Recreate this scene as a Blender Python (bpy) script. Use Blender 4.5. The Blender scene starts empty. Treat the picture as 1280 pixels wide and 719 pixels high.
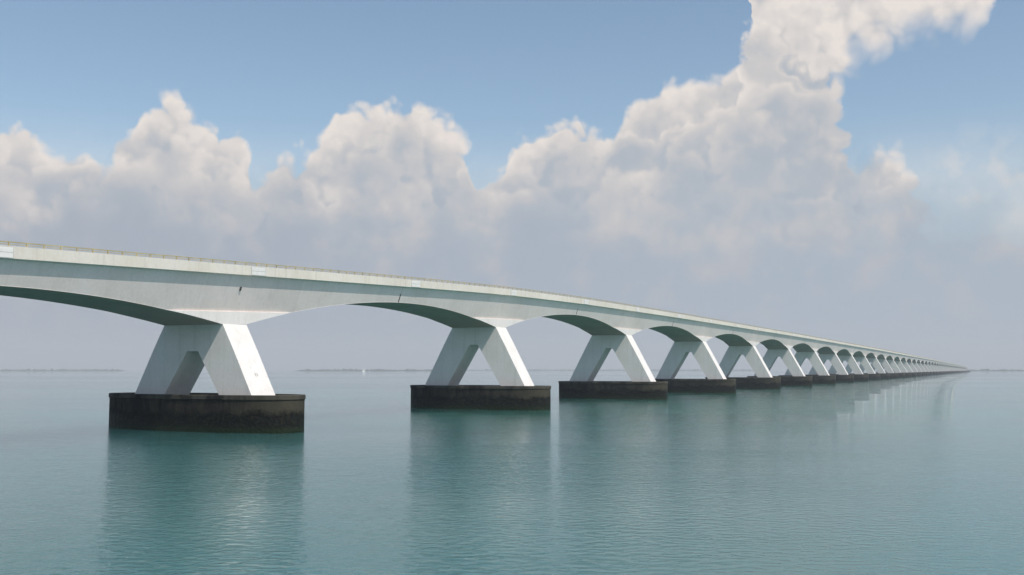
import bpy, bmesh, math, random
import numpy as np
from mathutils import Matrix, Vector
random.seed(4)
scene = bpy.context.scene
scene.view_settings.view_transform = 'Standard'
scene.view_settings.look = 'None'
scene.view_settings.exposure = 0
col = scene.collection

# ------------------------------------------------------------------ survey
TH = math.radians(25.22)          # bridge heading, clockwise from +Y
D = 112.8                         # bridge axis offset to the west of the dike
SPAN = 95.0
S0 = 125.8
EYE = 9.4
TILT = math.radians(4.58)

# ------------------------------------------------------------------ helpers
def link(o):
    col.objects.link(o); return o

def mesh_obj(name, verts, faces, mat=None, smooth=False):
    me = bpy.data.meshes.new(name)
    me.from_pydata([tuple(v) for v in verts], [], faces)
    bm = bmesh.new(); bm.from_mesh(me)
    bmesh.ops.recalc_face_normals(bm, faces=bm.faces)
    bm.to_mesh(me); bm.free()
    if mat: me.materials.append(mat)
    if smooth:
        for p in me.polygons: p.use_smooth = True
    return link(bpy.data.objects.new(name, me))

class NT:
    def __init__(s, tree):
        s.t = tree; s.n = tree.nodes; s.l = tree.links
    def new(s, typ, **kw):
        n = s.n.new(typ)
        for k, v in kw.items(): setattr(n, k, v)
        return n
    def put(s, sock, v):
        if isinstance(v, bpy.types.NodeSocket): s.l.new(v, sock)
        elif v is not None: sock.default_value = v
    def m(s, op, a, b=None, c=None, clamp=False):
        n = s.n.new('ShaderNodeMath'); n.operation = op; n.use_clamp = clamp
        s.put(n.inputs[0], a)
        if b is not None: s.put(n.inputs[1], b)
        if c is not None: s.put(n.inputs[2], c)
        return n.outputs[0]
    def ss(s, v, a, b, lo=0.0, hi=1.0, typ='SMOOTHSTEP'):
        n = s.n.new('ShaderNodeMapRange'); n.interpolation_type = typ
        s.put(n.inputs[0], v); s.put(n.inputs[1], a); s.put(n.inputs[2], b)
        s.put(n.inputs[3], lo); s.put(n.inputs[4], hi)
        return n.outputs[0]
    def mix(s, f, a, b, mode='MIX'):
        n = s.n.new('ShaderNodeMix'); n.data_type = 'RGBA'; n.blend_type = mode
        s.put(n.inputs[0], f); s.put(n.inputs[6], a); s.put(n.inputs[7], b)
        return n.outputs[2]
    def noise(s, vec, scale, detail=4, rough=.5, dim='3D', dist=0.0):
        n = s.n.new('ShaderNodeTexNoise'); n.noise_dimensions = dim
        s.put(n.inputs['Vector'], vec); n.inputs['Scale'].default_value = scale
        n.inputs['Detail'].default_value = detail; n.inputs['Roughness'].default_value = rough
        n.inputs['Distortion'].default_value = dist
        return n.outputs[0]
    def xyz(s, x, y, z=0.0):
        n = s.n.new('ShaderNodeCombineXYZ')
        s.put(n.inputs[0], x); s.put(n.inputs[1], y); s.put(n.inputs[2], z)
        return n.outputs[0]
    def sep(s, v):
        n = s.n.new('ShaderNodeSeparateXYZ'); s.l.new(v, n.inputs[0]); return n.outputs
    def mapping(s, v, scale=(1, 1, 1), rot=(0, 0, 0)):
        n = s.n.new('ShaderNodeMapping'); s.l.new(v, n.inputs[0])
        n.inputs['Scale'].default_value = scale; n.inputs['Rotation'].default_value = rot
        return n.outputs[0]

def c3(r, g, b): return (r, g, b, 1.0)

def new_mat(name):
    m = bpy.data.materials.new(name); m.use_nodes = True
    nt = NT(m.node_tree)
    return m, nt, m.node_tree.nodes['Principled BSDF']

def plain(name, rgb, rough=.6, nscale=3.0, amp=.25):
    m, nt, p = new_mat(name)
    tc = nt.new('ShaderNodeTexCoord').outputs['Object']
    n = nt.noise(tc, nscale, 5, .6)
    f = nt.ss(n, .3, .7, 1 - amp, 1 + amp * .4, 'LINEAR')
    mul = nt.mix(1.0, c3(*rgb), nt.xyz(f, f, f), 'MULTIPLY')
    nt.put(p.inputs['Base Color'], mul); p.inputs['Roughness'].default_value = rough
    return m

# ------------------------------------------------------------------ materials
def concrete(name, base, warm, streak=.5, seams=True):
    m, nt, p = new_mat(name)
    tc = nt.new('ShaderNodeTexCoord').outputs['Object']
    x, y, z = nt.sep(tc)
    big = nt.noise(tc, .18, 5, .6)
    st = nt.noise(nt.mapping(tc, (1.3, 1.3, .07)), 1.0, 6, .65)
    fine = nt.noise(tc, 2.2, 6, .7)
    colr = nt.mix(nt.ss(big, .35, .7), c3(*base), c3(*warm))
    dirt = nt.ss(st, .48, .78, 0, streak)
    colr = nt.mix(dirt, colr, c3(base[0] * .62, base[1] * .62, base[2] * .58))
    f = nt.ss(fine, .3, .7, .93, 1.03, 'LINEAR')
    colr = nt.mix(1.0, colr, nt.xyz(f, f, f), 'MULTIPLY')
    if seams:
        a = nt.m('ABSOLUTE', nt.m('SUBTRACT', nt.m('FRACT', nt.m('DIVIDE', nt.m('ADD', y, 2.6), 11.9)), .5))
        seam = nt.m('LESS_THAN', a, .004)
        colr = nt.mix(nt.m('MULTIPLY', seam, .15), colr, c3(base[0] * .5, base[1] * .5, base[2] * .5))
        wn = nt.new('ShaderNodeTexWhiteNoise', noise_dimensions='1D')
        nt.put(wn.inputs['W'], nt.m('FLOOR', nt.m('ADD', nt.m('DIVIDE', nt.m('ADD', y, 2.6), 11.9), .5)))
        g = nt.ss(wn.outputs['Value'], 0, 1, .96, 1.02, 'LINEAR')
        colr = nt.mix(1.0, colr, nt.xyz(g, g, g), 'MULTIPLY')
    nt.put(p.inputs['Base Color'], colr)
    p.inputs['Roughness'].default_value = .8
    b = nt.new('ShaderNodeBump'); b.inputs['Strength'].default_value = .35; b.inputs['Distance'].default_value = .05
    nt.put(b.inputs['Height'], fine); nt.put(p.inputs['Normal'], b.outputs[0])
    return m

M_girder = concrete('girder_concrete', (.85, .755, .70), (.80, .705, .64), .28)
M_fascia = concrete('parapet_concrete', (.77, .71, .62), (.72, .655, .55), .42)
M_soffit_shaded = concrete('shaded_soffit_concrete', (.40, .32, .265), (.35, .275, .225), .35)  # girder concrete with underside shade painted in, warmer against green bounce
M_pier = concrete('pier_concrete', (.80, .755, .715), (.75, .705, .655), .45, False)
M_panel = plain('panel_paint', (.82, .79, .74), .5, 1.5, .1)
M_frame = plain('panel_frame', (.50, .48, .43), .6, 2, .2)
M_rail = plain('rail_paint', (.50, .41, .20), .55, .7, .35)
M_road = plain('asphalt', (.05, .05, .052), .85, .4, .3)
M_ink = plain('number_paint', (.30, .28, .26), .7, 2, .1)
M_joint = plain('joint_rubber', (.06, .06, .055), .8, 2, .2)

def base_mat():
    m, nt, p = new_mat('tidal_concrete')
    tc = nt.new('ShaderNodeTexCoord').outputs['Object']
    oi = nt.new('ShaderNodeObjectInfo').outputs['Random']
    sh = nt.new('ShaderNodeVectorMath', operation='ADD'); nt.put(sh.inputs[0], tc)
    nt.put(sh.inputs[1], nt.xyz(nt.m('MULTIPLY', oi, 90.0), 0.0, 0.0))
    tcs = sh.outputs[0]
    x, y, z = nt.sep(tc)
    n1 = nt.noise(tcs, .35, 5, .6); n2 = nt.noise(nt.mapping(tcs, (.5, .5, .3)), 1.0, 5, .6)
    n3 = nt.noise(tcs, 1.6, 5, .65)
    n4 = nt.noise(nt.mapping(tcs, (1.1, 1.1, .18)), 1.0, 5, .65)
    zz = nt.m('ADD', z, nt.m('MULTIPLY', nt.m('SUBTRACT', n1, .5), 3.2))
    c = nt.mix(nt.ss(n2, .35, .7), c3(.040, .034, .026), c3(.015, .014, .013))
    c = nt.mix(nt.ss(n4, .48, .66, 0, .85), c, c3(.009, .009, .008))
    c = nt.mix(nt.ss(x, 8, 16, 0, .65), c, c3(.070, .062, .042))  # right end browner and lighter: its sunlit look is put into the colour
    c = nt.mix(nt.m('MULTIPLY', nt.ss(z, 4.86, 5.0), nt.ss(n2, .62, .4, .1, .9)), c, c3(.08, .072, .058))
    low = nt.mix(nt.ss(n3, .45, .65), c3(.004, .004, .003), c3(.015, .016, .007))
    c = nt.mix(nt.ss(zz, 3.5, 2.5), c, low)
    c = nt.mix(nt.ss(nt.m('ADD', z, nt.m('MULTIPLY', n3, 1.6)), 2.0, 1.2), c, c3(.010, .018, .006))
    nt.put(p.inputs['Base Color'], c)
    nt.put(p.inputs['Roughness'], nt.ss(zz, 3.5, 1.5, .9, .6))
    p.inputs['Specular IOR Level'].default_value = .18
    b = nt.new('ShaderNodeBump'); b.inputs['Distance'].default_value = .25
    nt.put(b.inputs['Strength'], nt.ss(zz, 3.9, 2.7, .35, 1.0))
    nt.put(b.inputs['Height'], n3); nt.put(p.inputs['Normal'], b.outputs[0])
    return m
M_base = base_mat()

def water_mat():
    m, nt, p = new_mat('sea_water')
    g = nt.new('ShaderNodeNewGeometry').outputs['Position']
    n1 = nt.noise(nt.mapping(g, (.8, 1.0, 1), (0, 0, .35)), 1.5, 4, .68, '2D', .5)
    n2 = nt.noise(nt.mapping(g, (.6, 1.0, 1), (0, 0, -.3)), .35, 3, .55, '2D')
    n3 = nt.noise(nt.mapping(g, (.30, 1.0, 1)), .025, 5, .6, '2D')
    n4 = nt.noise(nt.mapping(g, (.2, 1.0, 1)), .004, 4, .6, '2D')
    c = nt.mix(nt.ss(n3, .35, .65), c3(.038, .152, .128), c3(.052, .198, .162))
    c = nt.mix(nt.ss(n4, .42, .62), c, c3(.046, .150, .145))
    nt.put(p.inputs['Base Color'], c)
    nt.put(p.inputs['Roughness'], nt.ss(n4, .35, .65, .0, .05))
    p.inputs['IOR'].default_value = 1.333
    p.inputs['Subsurface Weight'].default_value = 1.0
    p.inputs['Subsurface Radius'].default_value = (25, 30, 30)
    p.inputs['Subsurface Scale'].default_value = 10.0
    p.subsurface_method = 'RANDOM_WALK'
    h = nt.m('ADD', nt.m('MULTIPLY', n1, .066), nt.m('MULTIPLY', n2, .045))
    b = nt.new('ShaderNodeBump'); b.inputs['Distance'].default_value = 1.0
    nt.put(b.inputs['Strength'], nt.ss(n3, .35, .65, .55, 1.0))
    nt.put(b.inputs['Height'], h); nt.put(p.inputs['Normal'], b.outputs[0])
    return m
M_water = water_mat()

# ------------------------------------------------------------------ water, far land
R = 40000
wv = [(-R, -3000, -300), (R, -3000, -300), (R, R, -300), (-R, R, -300), (-R, -3000, 0), (R, -3000, 0), (R, R, 0), (-R, R, 0)]
w = mesh_obj('water', wv, [(0, 1, 2, 3), (4, 5, 6, 7), (0, 1, 5, 4), (1, 2, 6, 5), (2, 3, 7, 6), (3, 0, 4, 7)], M_water)
w['kind'] = 'structure'; w['label'] = 'calm teal green tidal water with fine ripples'

M_land = plain('far_shore', (.07, .085, .06), .9, .004, .5)
def shore(az0, az1, dist, hmin, hmax, seed):
    rs = np.random.RandomState(seed)
    n = int((az1 - az0) * 22)
    a = np.radians(np.linspace(az0, az1, n + 1))
    h = rs.rand(n + 1); h = .5 * h + .5 * np.convolve(rs.rand(n + 9), np.ones(9) / 9, 'valid')[:n + 1]
    env = np.clip(np.minimum(np.arange(n + 1), np.arange(n + 1)[::-1]) / 12.0, 0.02, 1)
    h = (hmin + (hmax - hmin) * h ** 2.2) * env
    v, f = [], []
    for k in range(n + 1):
        for rr, hh in ((dist, -1), (dist + 40, h[k]), (dist + 400, h[k] * .8), (dist + 600, -1)):
            v.append((rr * math.sin(a[k]), rr * math.cos(a[k]), hh))
    for k in range(n):
        for j in range(3):
            f.append((4 * k + j, 4 * k + 4 + j, 4 * k + 5 + j, 4 * k + 1 + j))
    o = mesh_obj('land', v, f, M_land)
    o['kind'] = 'structure'; o['label'] = 'low hazy far shore with dike and trees'
    return o
shore(-34, -20.5, 7500, 4, 26, 1)
shore(-12, -2.5, 6500, 5, 26, 2)
shore(-2.8, 14, 9000, 4, 22, 3)
shore(22, 34, 7000, 4, 22, 5)

# ------------------------------------------------------------------ bridge profile
ks = np.array([-200, 30, 82, 125, 176, 222, 274, 366, 620, 1082, 2138, 4270, 5000.])
kh = np.array([9.5, 13.0, 15.0, 16.6, 18.4, 19.8, 20.5, 20.9, 21.2, 21.0, 19.0, 13.0, 10.0]) + EYE - .5
sg = np.arange(-200, 5001, 2.0)
hg = np.interp(sg, ks, kh)
ker = np.exp(-np.linspace(-2.5, 2.5, 45) ** 2); ker /= ker.sum()
hg = np.convolve(np.pad(hg, 22, 'edge'), ker, 'valid')
def T(s): return float(np.interp(s, sg, hg))

bridge = link(bpy.data.objects.new('concrete_bridge', None))
bridge.location = (-D * math.cos(TH), D * math.sin(TH), 0)
bridge.rotation_euler = (0, 0, -TH)
bridge['label'] = 'long white concrete arched bridge on A-shaped piers over water'
bridge['category'] = 'bridge'

def child(o, parent, loc=(0, 0, 0)):
    o.parent = parent; o.location = loc; return o

def depth(u):
    u = abs(u)
    return 4.6 + .00225 * (47.5 - max(u, 2.7)) ** 2

DL = 7.1
WX = 5.85
def web_x(e): return 7.4 - (e - 1.62) * (1.8 / 5.48)
def section(s, u):
    d = depth(u); e = min(DL, d - .06)
    he = web_x(e)
    t = min(1, max(0, (d - 7.16) / .25))
    hf = he + (WX - he) * t
    return [(7.6, -.95), (7.6, 0), (8, 0), (8, -1.48), (7.4, -1.62), (he, -e), (hf, -e - .03), (hf, -d)]

def make_span(k):
    s = S0 + SPAN * k
    L = 47.5 - .02
    us = sorted(set([round(v, 3) for v in np.linspace(-L, L, 61)] + [-2.7, 2.7]))
    v, f = [], []
    for u in us:
        t = T(s + u)
        sec = section(s, u)
        v += [(a, u, t + b) for a, b in sec] + [(-a, u, t + b) for a, b in sec[::-1]]
    m = 16
    for i in range(len(us) - 1):
        for j in range(m):
            f.append((i * m + j, i * m + (j + 1) % m, (i + 1) * m + (j + 1) % m, (i + 1) * m + j))
    f.append(tuple(range(m))); f.append(tuple(range((len(us) - 1) * m, len(us) * m)))
    o = mesh_obj('arched_girder', v, f, M_girder)
    for mm in (M_fascia, M_pier, M_joint, M_soffit_shaded): o.data.materials.append(mm)
    for p in o.data.polygons:
        zc = p.center.z - T(s + p.center.y)
        if abs(p.center.x) > 7.55 and zc > -1.6: p.material_index = 1
        if zc < -DL and abs(p.normal.x) > .8: p.material_index = 2
        if abs(p.normal.y) > .9: p.material_index = 3
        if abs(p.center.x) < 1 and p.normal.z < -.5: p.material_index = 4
    child(o, bridge, (0, s, 0))
    return o

def rail(k, span, sx):
    """thin yellow handrail on one parapet of one girder"""
    s = S0 + SPAN * k; L = 47.4
    v, f = [], []
    def box(x0, x1, y0, y1, za0, za1, zb0, zb1):
        b = len(v)
        v.extend([(x0, y0, za0), (x1, y0, za0), (x1, y0, za1), (x0, y0, za1),
                  (x0, y1, zb0), (x1, y1, zb0), (x1, y1, zb1), (x0, y1, zb1)])
        f.extend([(b, b+1, b+2, b+3), (b+4, b+5, b+6, b+7), (b, b+1, b+5, b+4), (b+1, b+2, b+6, b+5),
                  (b+2, b+3, b+7, b+6), (b+3, b, b+4, b+7)])
    us = np.linspace(-L, L, 39)
    xc = 7.8 * sx
    for a, b_ in zip(us[:-1], us[1:]):
        ta, tb = T(s + a), T(s + b_)
        box(xc - .05, xc + .05, a, b_, ta + .42, ta + .55, tb + .42, tb + .55)
        box(xc - .03, xc + .03, a, b_, ta + .18, ta + .25, tb + .18, tb + .25)
    for a in us:
        ta = T(s + a)
        box(xc - .06, xc + .06, a - .07, a + .07, ta - .01, ta + .5, ta - .01, ta + .5)
    o = mesh_obj('handrail', v, f, M_rail)
    child(o, span); return o

def panel(span, k, u0, length=3.3):
    s = S0 + SPAN * k
    v, f = [], []
    def slab(x0, x1, ya, yb, z0, z1):
        b = len(v)
        for y in (ya, yb):
            t = T(s + y)
            v.extend([(x0, y, t + z0), (x1, y, t + z0), (x1, y, t + z1), (x0, y, t + z1)])
        f.extend([(b, b+1, b+2, b+3), (b+4, b+5, b+6, b+7), (b, b+1, b+5, b+4), (b+1, b+2, b+6, b+5),
                  (b+2, b+3, b+7, b+6), (b+3, b, b+4, b+7)])
    slab(8.003, 8.03, u0 - length / 2 - .08, u0 + length / 2 + .08, -1.45, -.08)
    nf = len(f)
    slab(8.031, 8.05, u0 - length / 2, u0 + length / 2, -.74, -.14)
    slab(8.031, 8.05, u0 - length / 2, u0 + length / 2, -1.39, -.80)
    o = mesh_obj('parapet_panel', v, f, M_frame)
    o.data.materials.append(M_panel)
    for i, p in enumerate(o.data.polygons):
        if i >= nf: p.material_index = 1
    child(o, span); return o

def web_strip(name, span, k, y0, y1, za, zb, mat, proud=.03):
    """thin piece lying on the inclined web, za..zb below the parapet top"""
    s = S0 + SPAN * k; t = T(s + (y0 + y1) / 2)
    v = []
    for y in (y0, y1):
        for z_, o_ in ((za, .004), (za, proud), (zb, proud), (zb, .004)):
            v.append((web_x(z_) + o_, y, t - z_))
    f = [(0, 1, 2, 3), (4, 5, 6, 7), (0, 1, 5, 4), (1, 2, 6, 5), (2, 3, 7, 6), (3, 0, 4, 7)]
    child(mesh_obj(name, v, f, mat), span)

# ------------------------------------------------------------------ piers
BZ = 5.6
def extrude(name, poly, half, mat):
    n = len(poly)
    v = [(a, -half, b) for a, b in poly] + [(a, half, b) for a, b in poly]
    f = [tuple(range(n)), tuple(range(n, 2 * n))]
    f += [(i, (i + 1) % n, n + (i + 1) % n, n + i) for i in range(n)]
    return mesh_obj(name, v, f, mat)

def oval(a, b, off, z, n=64, ex=3.0):
    pts = []
    for i in range(n):
        q = 2 * math.pi * i / n
        c, s_ = math.cos(q), math.sin(q)
        pts.append(((a + off) * math.copysign(abs(c) ** (2 / ex), c), (b + off) * math.copysign(abs(s_) ** (2 / ex), s_), z))
    return pts

def base_mesh():
    rings = [(0, -4), (0, 4.85), (.14, 4.95), (.14, 5.5), (.06, 5.6), (-.5, 5.6), (-.55, 5.25)]
    v, f = [], []
    n = 64
    for off, z in rings: v += oval(18.3, 5.3, off, z, n, 2.8)
    for i in range(len(rings) - 1):
        for j in range(n):
            f.append((i * n + j, i * n + (j + 1) % n, (i + 1) * n + (j + 1) % n, (i + 1) * n + j))
    f.append(tuple(range((len(rings) - 1) * n, len(rings) * n)))
    o = mesh_obj('pier_base', v, f, M_base)
    for p in o.data.polygons:
        if len(p.vertices) == 4: p.use_smooth = True
    o.data.set_sharp_from_angle(angle=math.radians(35))
    return o
base0 = base_mesh()
base_me = base0.data
bpy.data.objects.remove(base0)

def make_pier(k):
    s = S0 + SPAN * k
    zt = T(s) - depth(0) + .03
    H = zt - BZ
    to, lw, cw, hd, th = WX - .02, 6.2, 1.1, 4.2, 2.8
    bo = to + .555 * H
    zc = zt - hd
    oc = to + (bo - to) * hd / H
    head = extrude('pier', [(-oc, zc), (-to, zt), (to, zt), (oc, zc), (cw, zc), (-cw, zc)], th, M_pier)
    child(head, bridge, (0, s, 0))
    zb = 5.24
    for sg_ in (1, -1):
        leg = extrude('leg', [(sg_ * oc, zc), (sg_ * bo, zb), (sg_ * (bo - lw), zb), (sg_ * cw, zc)], th, M_pier)
        child(leg, head)
    b = link(bpy.data.objects.new('pier_base', base_me)); child(b, head)
    return head, zt, zc, oc, bo, zb

NP = 48
for k in range(-1, NP):
    sp = make_span(k)
    rail(k, sp, 1); rail(k, sp, -1)
    if k < 8:
        panel(sp, k, 2.8)
        panel(sp, k, -43.6)
        web_strip('expansion_joint', sp, k, 47.15, 47.40, 2.9, depth(47.2) - .05, M_joint)
    if k == 0:
        web_strip('drain_outlet', sp, k, -.15, .10, 3.3, 3.9, M_joint, .2)
    pr = make_pier(k)
    if k == 0:
        head, zt, zc, oc, bo, zb = pr
        cu = bpy.data.curves.new('pier_number', 'FONT'); cu.body = '11'; cu.size = .85
        cu.extrude = .01; cu.align_x = 'CENTER'; cu.align_y = 'CENTER'
        tmp = link(bpy.data.objects.new('tmp', cu))
        bpy.context.view_layer.update()
        me = bpy.data.meshes.new_from_object(tmp.evaluated_get(bpy.context.evaluated_depsgraph_get()))
        bpy.data.objects.remove(tmp)
        me.materials.clear(); me.materials.append(M_ink)
        num = link(bpy.data.objects.new('pier_number', me))
        num.parent = head
        sl = math.atan2(bo - oc, zc - zb)
        zz = 8.6
        xx = oc + (bo - oc) * (zc - zz) / (zc - zb)
        upv = Vector((-math.sin(sl), 0, math.cos(sl))); rt = Vector((0, 1, 0)); nn = rt.cross(upv)
        M = Matrix((rt, upv, nn)).transposed().to_4x4()
        num.rotation_euler = M.to_euler()
        num.location = Vector((xx, 0.2, zz)) + nn * .03

# roadway sheet between the parapets
v, f = [], []
ss_ = np.arange(S0 - 142, S0 + SPAN * (NP - 1) + 47, 5.0)
for s in ss_:
    v += [(-7.58, s, T(s) - .93), (7.58, s, T(s) - .93)]
for i in range(len(ss_) - 1): f.append((2*i, 2*i+1, 2*i+3, 2*i+2))
rd = mesh_obj('roadway', v, f, M_road); child(rd, bridge)

# ------------------------------------------------------------------ sail boat
M_hull = plain('hull_paint', (.75, .76, .78), .35, .5, .05)
M_sail = plain('sail_cloth', (.80, .80, .78), .8, .5, .05)
M_mast = plain('mast_metal', (.45, .45, .46), .4, .5, .05)
def sailboat(az, dist, heading, label):
    e = link(bpy.data.objects.new('sailboat', None))
    a = math.radians(az)
    e.location = (dist * math.sin(a), dist * math.cos(a), 0); e.rotation_euler = (0, 0, heading)
    e['label'] = label; e['category'] = 'sailboat'
    v, f = [], []
    st = [(-5.5, 1.3, 1.1), (-3, 1.7, 1.1), (0, 1.9, 1.15), (3, 1.3, 1.3), (5.6, .08, 1.6)]
    for x, hw, zt in st: v += [(x, -hw, zt), (x, -hw * .75, .1), (x, 0, -.5), (x, hw * .75, .1), (x, hw, zt)]
    for i in range(4):
        for j in range(5):
            f.append((5*i+j, 5*i+(j+1) % 5, 5*i+5+(j+1) % 5, 5*i+5+j))
    f += [(0, 1, 2, 3, 4), (20, 21, 22, 23, 24)]
    child(mesh_obj('hull', v, f, M_hull), e)
    cab = extrude('cabin', [(-2.6, 1.1), (-2.2, 1.8), (1.2, 1.75), (2.2, 1.15)], .9, M_hull); child(cab, e)
    v = []
    for z, r in ((1.1, .14), (15, .08)):
        v += [(.8 + r * math.cos(q), r * math.sin(q), z) for q in np.linspace(0, 2*math.pi, 7)[:-1]]
    f = [(j, (j+1) % 6, 6 + (j+1) % 6, 6 + j) for j in range(6)]
    child(mesh_obj('mast', v, f, M_mast), e)
    child(mesh_obj('sail', [(.7, 0, 2.2), (.7, .0, 14.5), (-2.2, .5, 7.5), (-4.4, .3, 2.4)], [(0, 1, 2, 3)], M_sail), e)
    child(mesh_obj('sail', [(1.0, 0, 12.5), (5.4, 0, 1.7), (1.6, .5, 2.2)], [(0, 1, 2)], M_sail), e)
sailboat(-8.22, 3000, .5, 'white sailing yacht with raised sails on open water')

# ------------------------------------------------------------------ world sky
world = bpy.data.worlds.new('World'); scene.world = world; world.use_nodes = True
wt = NT(world.node_tree); wt.n.clear()
SUN_EL = 56.0
hx, hy = .704, -.711
sky = wt.new('ShaderNodeTexSky', sky_type='NISHITA'); sky.sun_disc = False
sky.sun_elevation = math.radians(SUN_EL); sky.sun_rotation = math.atan2(hx, hy)
sky.air_density = 1.0; sky.dust_density = 1.0; sky.ozone_density = 1.5

def azel(px, py):
    """photo measurement -> compass azimuth and elevation in degrees"""
    X = (px - 640) / 1280; Z = (359.5 - py) / 1280
    y = math.cos(TILT) - Z * math.sin(TILT); z = math.sin(TILT) + Z * math.cos(TILT)
    return math.degrees(math.atan2(X, y)), math.degrees(math.atan2(z, math.hypot(X, y)))

def puff(gt, vec, scale, smooth=.5, k=1.5):
    """rounded cauliflower heads: domes over voronoi cells"""
    v_ = gt.new('ShaderNodeTexVoronoi', voronoi_dimensions='2D', feature='SMOOTH_F1')
    v_.inputs['Scale'].default_value = scale; v_.inputs['Smoothness'].default_value = smooth
    v_.inputs['Detail'].default_value = 0
    gt.put(v_.inputs['Vector'], vec)
    d = v_.outputs['Distance']
    return gt.m('SUBTRACT', .42, gt.m('MULTIPLY', gt.m('MULTIPLY', d, d), k))

dirv = wt.new('ShaderNodeTexCoord').outputs['Generated']
X, Y, Z = wt.sep(dirv)
az = wt.m('MULTIPLY', wt.m('ARCTAN2', X, Y), 57.2958)
el = wt.m('MULTIPLY', wt.m('ARCSINE', Z), 57.2958)
P0 = wt.xyz(az, el)
wn = wt.new('ShaderNodeTexNoise', noise_dimensions='2D'); wn.inputs['Scale'].default_value = .5
wn.inputs['Detail'].default_value = 2; wt.put(wn.inputs['Vector'], P0)
wr, wg, wb_ = wt.sep(wn.outputs['Color'])
azw = wt.m('ADD', az, wt.m('MULTIPLY', wt.m('SUBTRACT', wr, .5), 1.1))
elw = wt.m('ADD', el, wt.m('MULTIPLY', wt.m('SUBTRACT', wg, .5), .9))
Pw = wt.xyz(azw, elw)
b1 = puff(wt, Pw, .36, .5)
b2 = puff(wt, Pw, .85, .45)
b3 = puff(wt, Pw, 1.9, .45)
nb = wt.m('SUBTRACT', wt.noise(P0, .22, 3, .5, '2D'), .5)
nf_ = wt.m('SUBTRACT', wt.noise(P0, 1.9, 5, .6, '2D'), .5)
nm = wt.m('SUBTRACT', wt.noise(P0, .6, 4, .5, '2D'), .5)

def curve(pts, x):
    n = wt.new('ShaderNodeFloatCurve'); cm = n.mapping; c = cm.curves[0]
    arr = [azel(*p) for p in pts]
    arr = [((a + 30) / 60, e / 30) for a, e in arr]
    c.points[0].location = arr[0]; c.points[1].location = arr[-1]
    for a in arr[1:-1]: c.points.new(*a)
    for p in c.points: p.handle_type = 'AUTO_CLAMPED'
    cm.update()
    wt.put(n.inputs['Value'], wt.m('DIVIDE', wt.m('ADD', x, 30), 60, clamp=True))
    return wt.m('MULTIPLY', n.outputs[0], 30)

# azimuth pushed in and out by the puffs so that steep flanks are ragged too
flank = wt.m('ADD', wt.m('MULTIPLY', nf_, .7), wt.m('MULTIPLY', wt.m('SUBTRACT', b2, .22), -.7))
flank = wt.m('MULTIPLY', flank, wt.ss(az, 10, 14))
azf = wt.m('ADD', wt.m('ADD', az, wt.m('MULTIPLY', wt.m('SUBTRACT', wr, .5), .8)), flank)
top_pts = [(-90, 190), (-40, 170), (0, 162), (40, 160), (62, 172), (100, 176), (132, 200), (150, 178), (166, 160), (182, 128),
           (206, 116), (232, 134), (262, 150), (298, 160), (312, 192), (322, 226), (342, 206), (362, 182), (398, 168),
           (416, 140), (442, 128), (482, 134), (524, 133), (562, 150), (588, 182), (600, 228), (612, 214), (640, 178),
           (680, 154), (722, 158), (762, 172), (782, 142), (806, 124), (840, 102), (875, 78), (905, 76), (928, 48),
           (944, 10), (975, -30), (1015, -20), (1034, 50), (1048, 115), (1062, 168), (1074, 194), (1086, 182), (1102, 172), (1128, 178), (1146, 206),
           (1162, 240), (1186, 258), (1212, 270), (1245, 262), (1290, 266), (1370, 290)]
topA = curve(top_pts, azf)
# broad, gently sloping version used for the inner structure of the banks
top_soft = [(-90, 190), (0, 160), (100, 170), (200, 130), (300, 170), (400, 165), (500, 140), (600, 190), (700, 160), (800, 120),
            (900, 60), (980, 10), (1040, 60), (1100, 160), (1160, 215), (1250, 265), (1370, 300)]
topS = curve(top_soft, azw)
bot_pts = [(880, -190), (930, -120), (944, 60), (970, 190), (1030, 185), (1052, 120), (1072, 90), (1090, 80), (1110, 70), (1142, 54), (1172, 56), (1204, 58),
           (1232, 44), (1244, 12), (1256, -30), (1280, -150), (1310, -190)]
botB = curve(bot_pts, azf)
edge = wt.m('ADD', wt.m('ADD', wt.m('MULTIPLY', wt.m('SUBTRACT', b1, .15), 1.2), wt.m('MULTIPLY', wt.m('SUBTRACT', b2, .15), 1.0)),
            wt.m('ADD', wt.m('MULTIPLY', nf_, .40), wt.m('MULTIPLY', wt.m('SUBTRACT', b3, .15), .40)))
dA = wt.m('ADD', wt.m('SUBTRACT', topA, el), edge)
dB = wt.m('ADD', wt.m('SUBTRACT', el, botB), wt.m('MULTIPLY', edge, .6))
dB = wt.m('MINIMUM', dB, wt.m('SUBTRACT', 27, el))
dens = wt.m('MAXIMUM', dA, dB)
soft = wt.m('ADD', wt.ss(azw, 12, 20, .55, 1.7), wt.m('MULTIPLY', wt.ss(nb, -.1, .25), .6))
mask = wt.ss(dens, -.2, soft)

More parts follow.
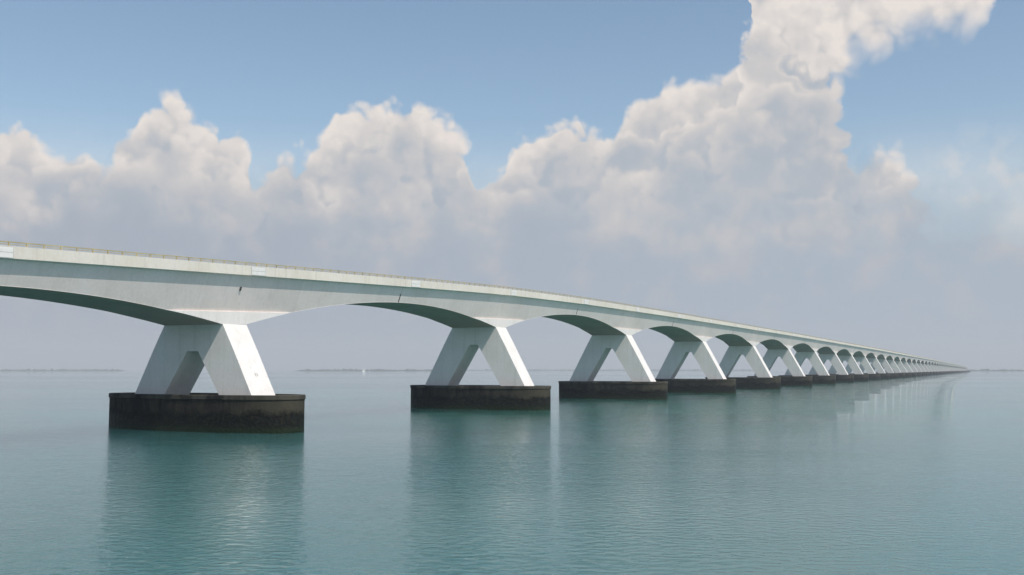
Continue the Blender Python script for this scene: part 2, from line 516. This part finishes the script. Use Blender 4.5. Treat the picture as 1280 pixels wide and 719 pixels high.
# stacked cumulus banks: each is sunlit along its own crown and greyer below
dS = wt.m('SUBTRACT', topS, el)
detail = wt.m('ADD', wt.m('MULTIPLY', wt.m('SUBTRACT', b2, .2), .22), wt.m('MULTIPLY', wt.m('SUBTRACT', b3, .2), .09))
shade = wt.m('ADD', wt.ss(dS, -1.0, 4.5, .92, .53), detail)
for i, (off, amp, sc, wd, sf, hi) in enumerate([(1.6, 4.6, .30, 2.8, 1.1, .94), (3.2, 5.0, .23, 3.2, 1.4, .89),
                                              (5.0, 5.2, .26, 3.4, 1.7, .82), (7.2, 5.4, .20, 3.8, 2.4, .74)]):
    Pi = wt.xyz(wt.m('ADD', azw, 37.0 * (i + 1)), wt.m('ADD', wt.m('MULTIPLY', elw, .9), 11.0 * i))
    bi = wt.m('SUBTRACT', puff(wt, Pi, sc, .5), .06)
    di = wt.m('ADD', wt.m('SUBTRACT', dS, off), wt.m('MULTIPLY', bi, amp * 1.1))
    di = wt.m('ADD', di, wt.m('ADD', wt.m('MULTIPLY', wt.m('ADD', b2, wt.m('MULTIPLY', b3, .4)), 1.2), wt.m('MULTIPLY', nf_, .9)))
    mi = wt.ss(di, 0.0, sf)
    si = wt.m('ADD', wt.ss(di, .2, wd, hi, .49), detail)
    mxf = wt.new('ShaderNodeMix'); mxf.data_type = 'FLOAT'
    wt.put(mxf.inputs[0], mi); wt.put(mxf.inputs[2], shade); wt.put(mxf.inputs[3], si)
    shade = mxf.outputs[0]
rim = wt.ss(dens, 1.8, 0.0, 0.0, .10)
sh = wt.m('ADD', wt.m('ADD', shade, wt.m('MULTIPLY', nm, .36)), wt.m('MULTIPLY', nb, .6))
sh = wt.m('ADD', wt.m('ADD', sh, rim), wt.m('MULTIPLY', nf_, .08))
sh = wt.m('ADD', sh, wt.ss(el, 5.0, 14.0, -.06, .04), clamp=True)
cr = wt.new('ShaderNodeValToRGB'); wt.put(cr.inputs[0], sh)
cr.color_ramp.elements[0].position = .0; cr.color_ramp.elements[0].color = c3(.38, .435, .50)
cr.color_ramp.elements[1].position = 1.0; cr.color_ramp.elements[1].color = c3(.83, .77, .725)
e = cr.color_ramp.elements.new(.45); e.color = c3(.465, .50, .55)
e = cr.color_ramp.elements.new(.75); e.color = c3(.63, .61, .605)
hz = wt.mix(wt.ss(az, -25, 26), c3(.37, .42, .495), c3(.395, .47, .56))
pink = wt.ss(wt.m('ADD', wt.m('MULTIPLY', nm, 1.2), nb), -.08, .30, 0, .5)
hz = wt.mix(wt.m('MULTIPLY', pink, wt.ss(el, 1.0, 5.0)), hz, c3(.52, .505, .525))
hazef = wt.ss(wt.m('ADD', el, wt.m('MULTIPLY', nb, 6.0)), 12.5, 4.5, 0.0, .95)
cloudc = wt.mix(hazef, cr.outputs[0], hz)
bg_sky = wt.new('ShaderNodeBackground'); bg_sky.inputs['Strength'].default_value = .15
wt.put(bg_sky.inputs['Color'], wt.mix(1.0, sky.outputs[0], c3(.98, .98, .91), 'MULTIPLY'))
bg_c = wt.new('ShaderNodeBackground'); wt.put(bg_c.inputs['Color'], cloudc)
bg_c.inputs['Strength'].default_value = 1.0
mx = wt.new('ShaderNodeMixShader')
wisp = wt.m('MULTIPLY', wt.m('MULTIPLY', wt.ss(wt.m('ADD', nm, wt.m('MULTIPLY', b1, .3)), -.15, .30), wt.ss(az, 20.0, 24)), wt.m('MULTIPLY', wt.ss(el, 13.5, 9.0), .75))
mk2 = wt.m('MAXIMUM', wt.m('MAXIMUM', mask, wisp), wt.ss(el, 14.0, 4.0))
wt.put(mx.inputs[0], mk2); wt.put(mx.inputs[1], bg_sky.outputs[0]); wt.put(mx.inputs[2], bg_c.outputs[0])
wo = wt.new('ShaderNodeOutputWorld'); wt.put(wo.inputs['Surface'], mx.outputs[0])

# ------------------------------------------------------------------ sea haze
hm = bpy.data.materials.new('sea_haze'); hm.use_nodes = True
ht = NT(hm.node_tree); ht.n.clear()
vs = ht.new('ShaderNodeVolumeScatter'); vs.inputs['Density'].default_value = 1 / 7500
vs.inputs['Color'].default_value = c3(.86, .93, 1.0); vs.inputs['Anisotropy'].default_value = 0.0
ho = ht.new('ShaderNodeOutputMaterial'); ht.put(ho.inputs['Volume'], vs.outputs[0])
q = 11000; zt_ = 260
hv = [(-q, -600, .02), (q, -600, .02), (q, q, .02), (-q, q, .02), (-q, -600, zt_), (q, -600, zt_), (q, q, zt_), (-q, q, zt_)]
hf = [(0, 1, 2, 3), (4, 5, 6, 7), (0, 1, 5, 4), (1, 2, 6, 5), (2, 3, 7, 6), (3, 0, 4, 7)]
hz_o = mesh_obj('sky', hv, hf, hm); hz_o['kind'] = 'structure'; hz_o['label'] = 'thin sea haze volume over the water'  # box of scattering haze; the sky itself is drawn by the world shader

# ------------------------------------------------------------------ sun
sl_ = bpy.data.lights.new('sun', 'SUN'); sl_.energy = 3.7; sl_.angle = math.radians(.5); sl_.color = (1, .965, .91)
so = link(bpy.data.objects.new('sun', sl_))
ce = math.cos(math.radians(SUN_EL))
dv = Vector((hx * ce, hy * ce, math.sin(math.radians(SUN_EL))))
so.rotation_euler = dv.to_track_quat('Z', 'Y').to_euler(); so.location = (200, -200, 300)

# ------------------------------------------------------------------ camera
cam = bpy.data.cameras.new('camera'); cam.lens = 36; cam.sensor_width = 36
cam.clip_start = .5; cam.clip_end = 90000
co = link(bpy.data.objects.new('camera', cam)); co.location = (0, 0, EYE)
co.rotation_euler = (math.radians(90) + TILT, 0, 0)
scene.camera = co
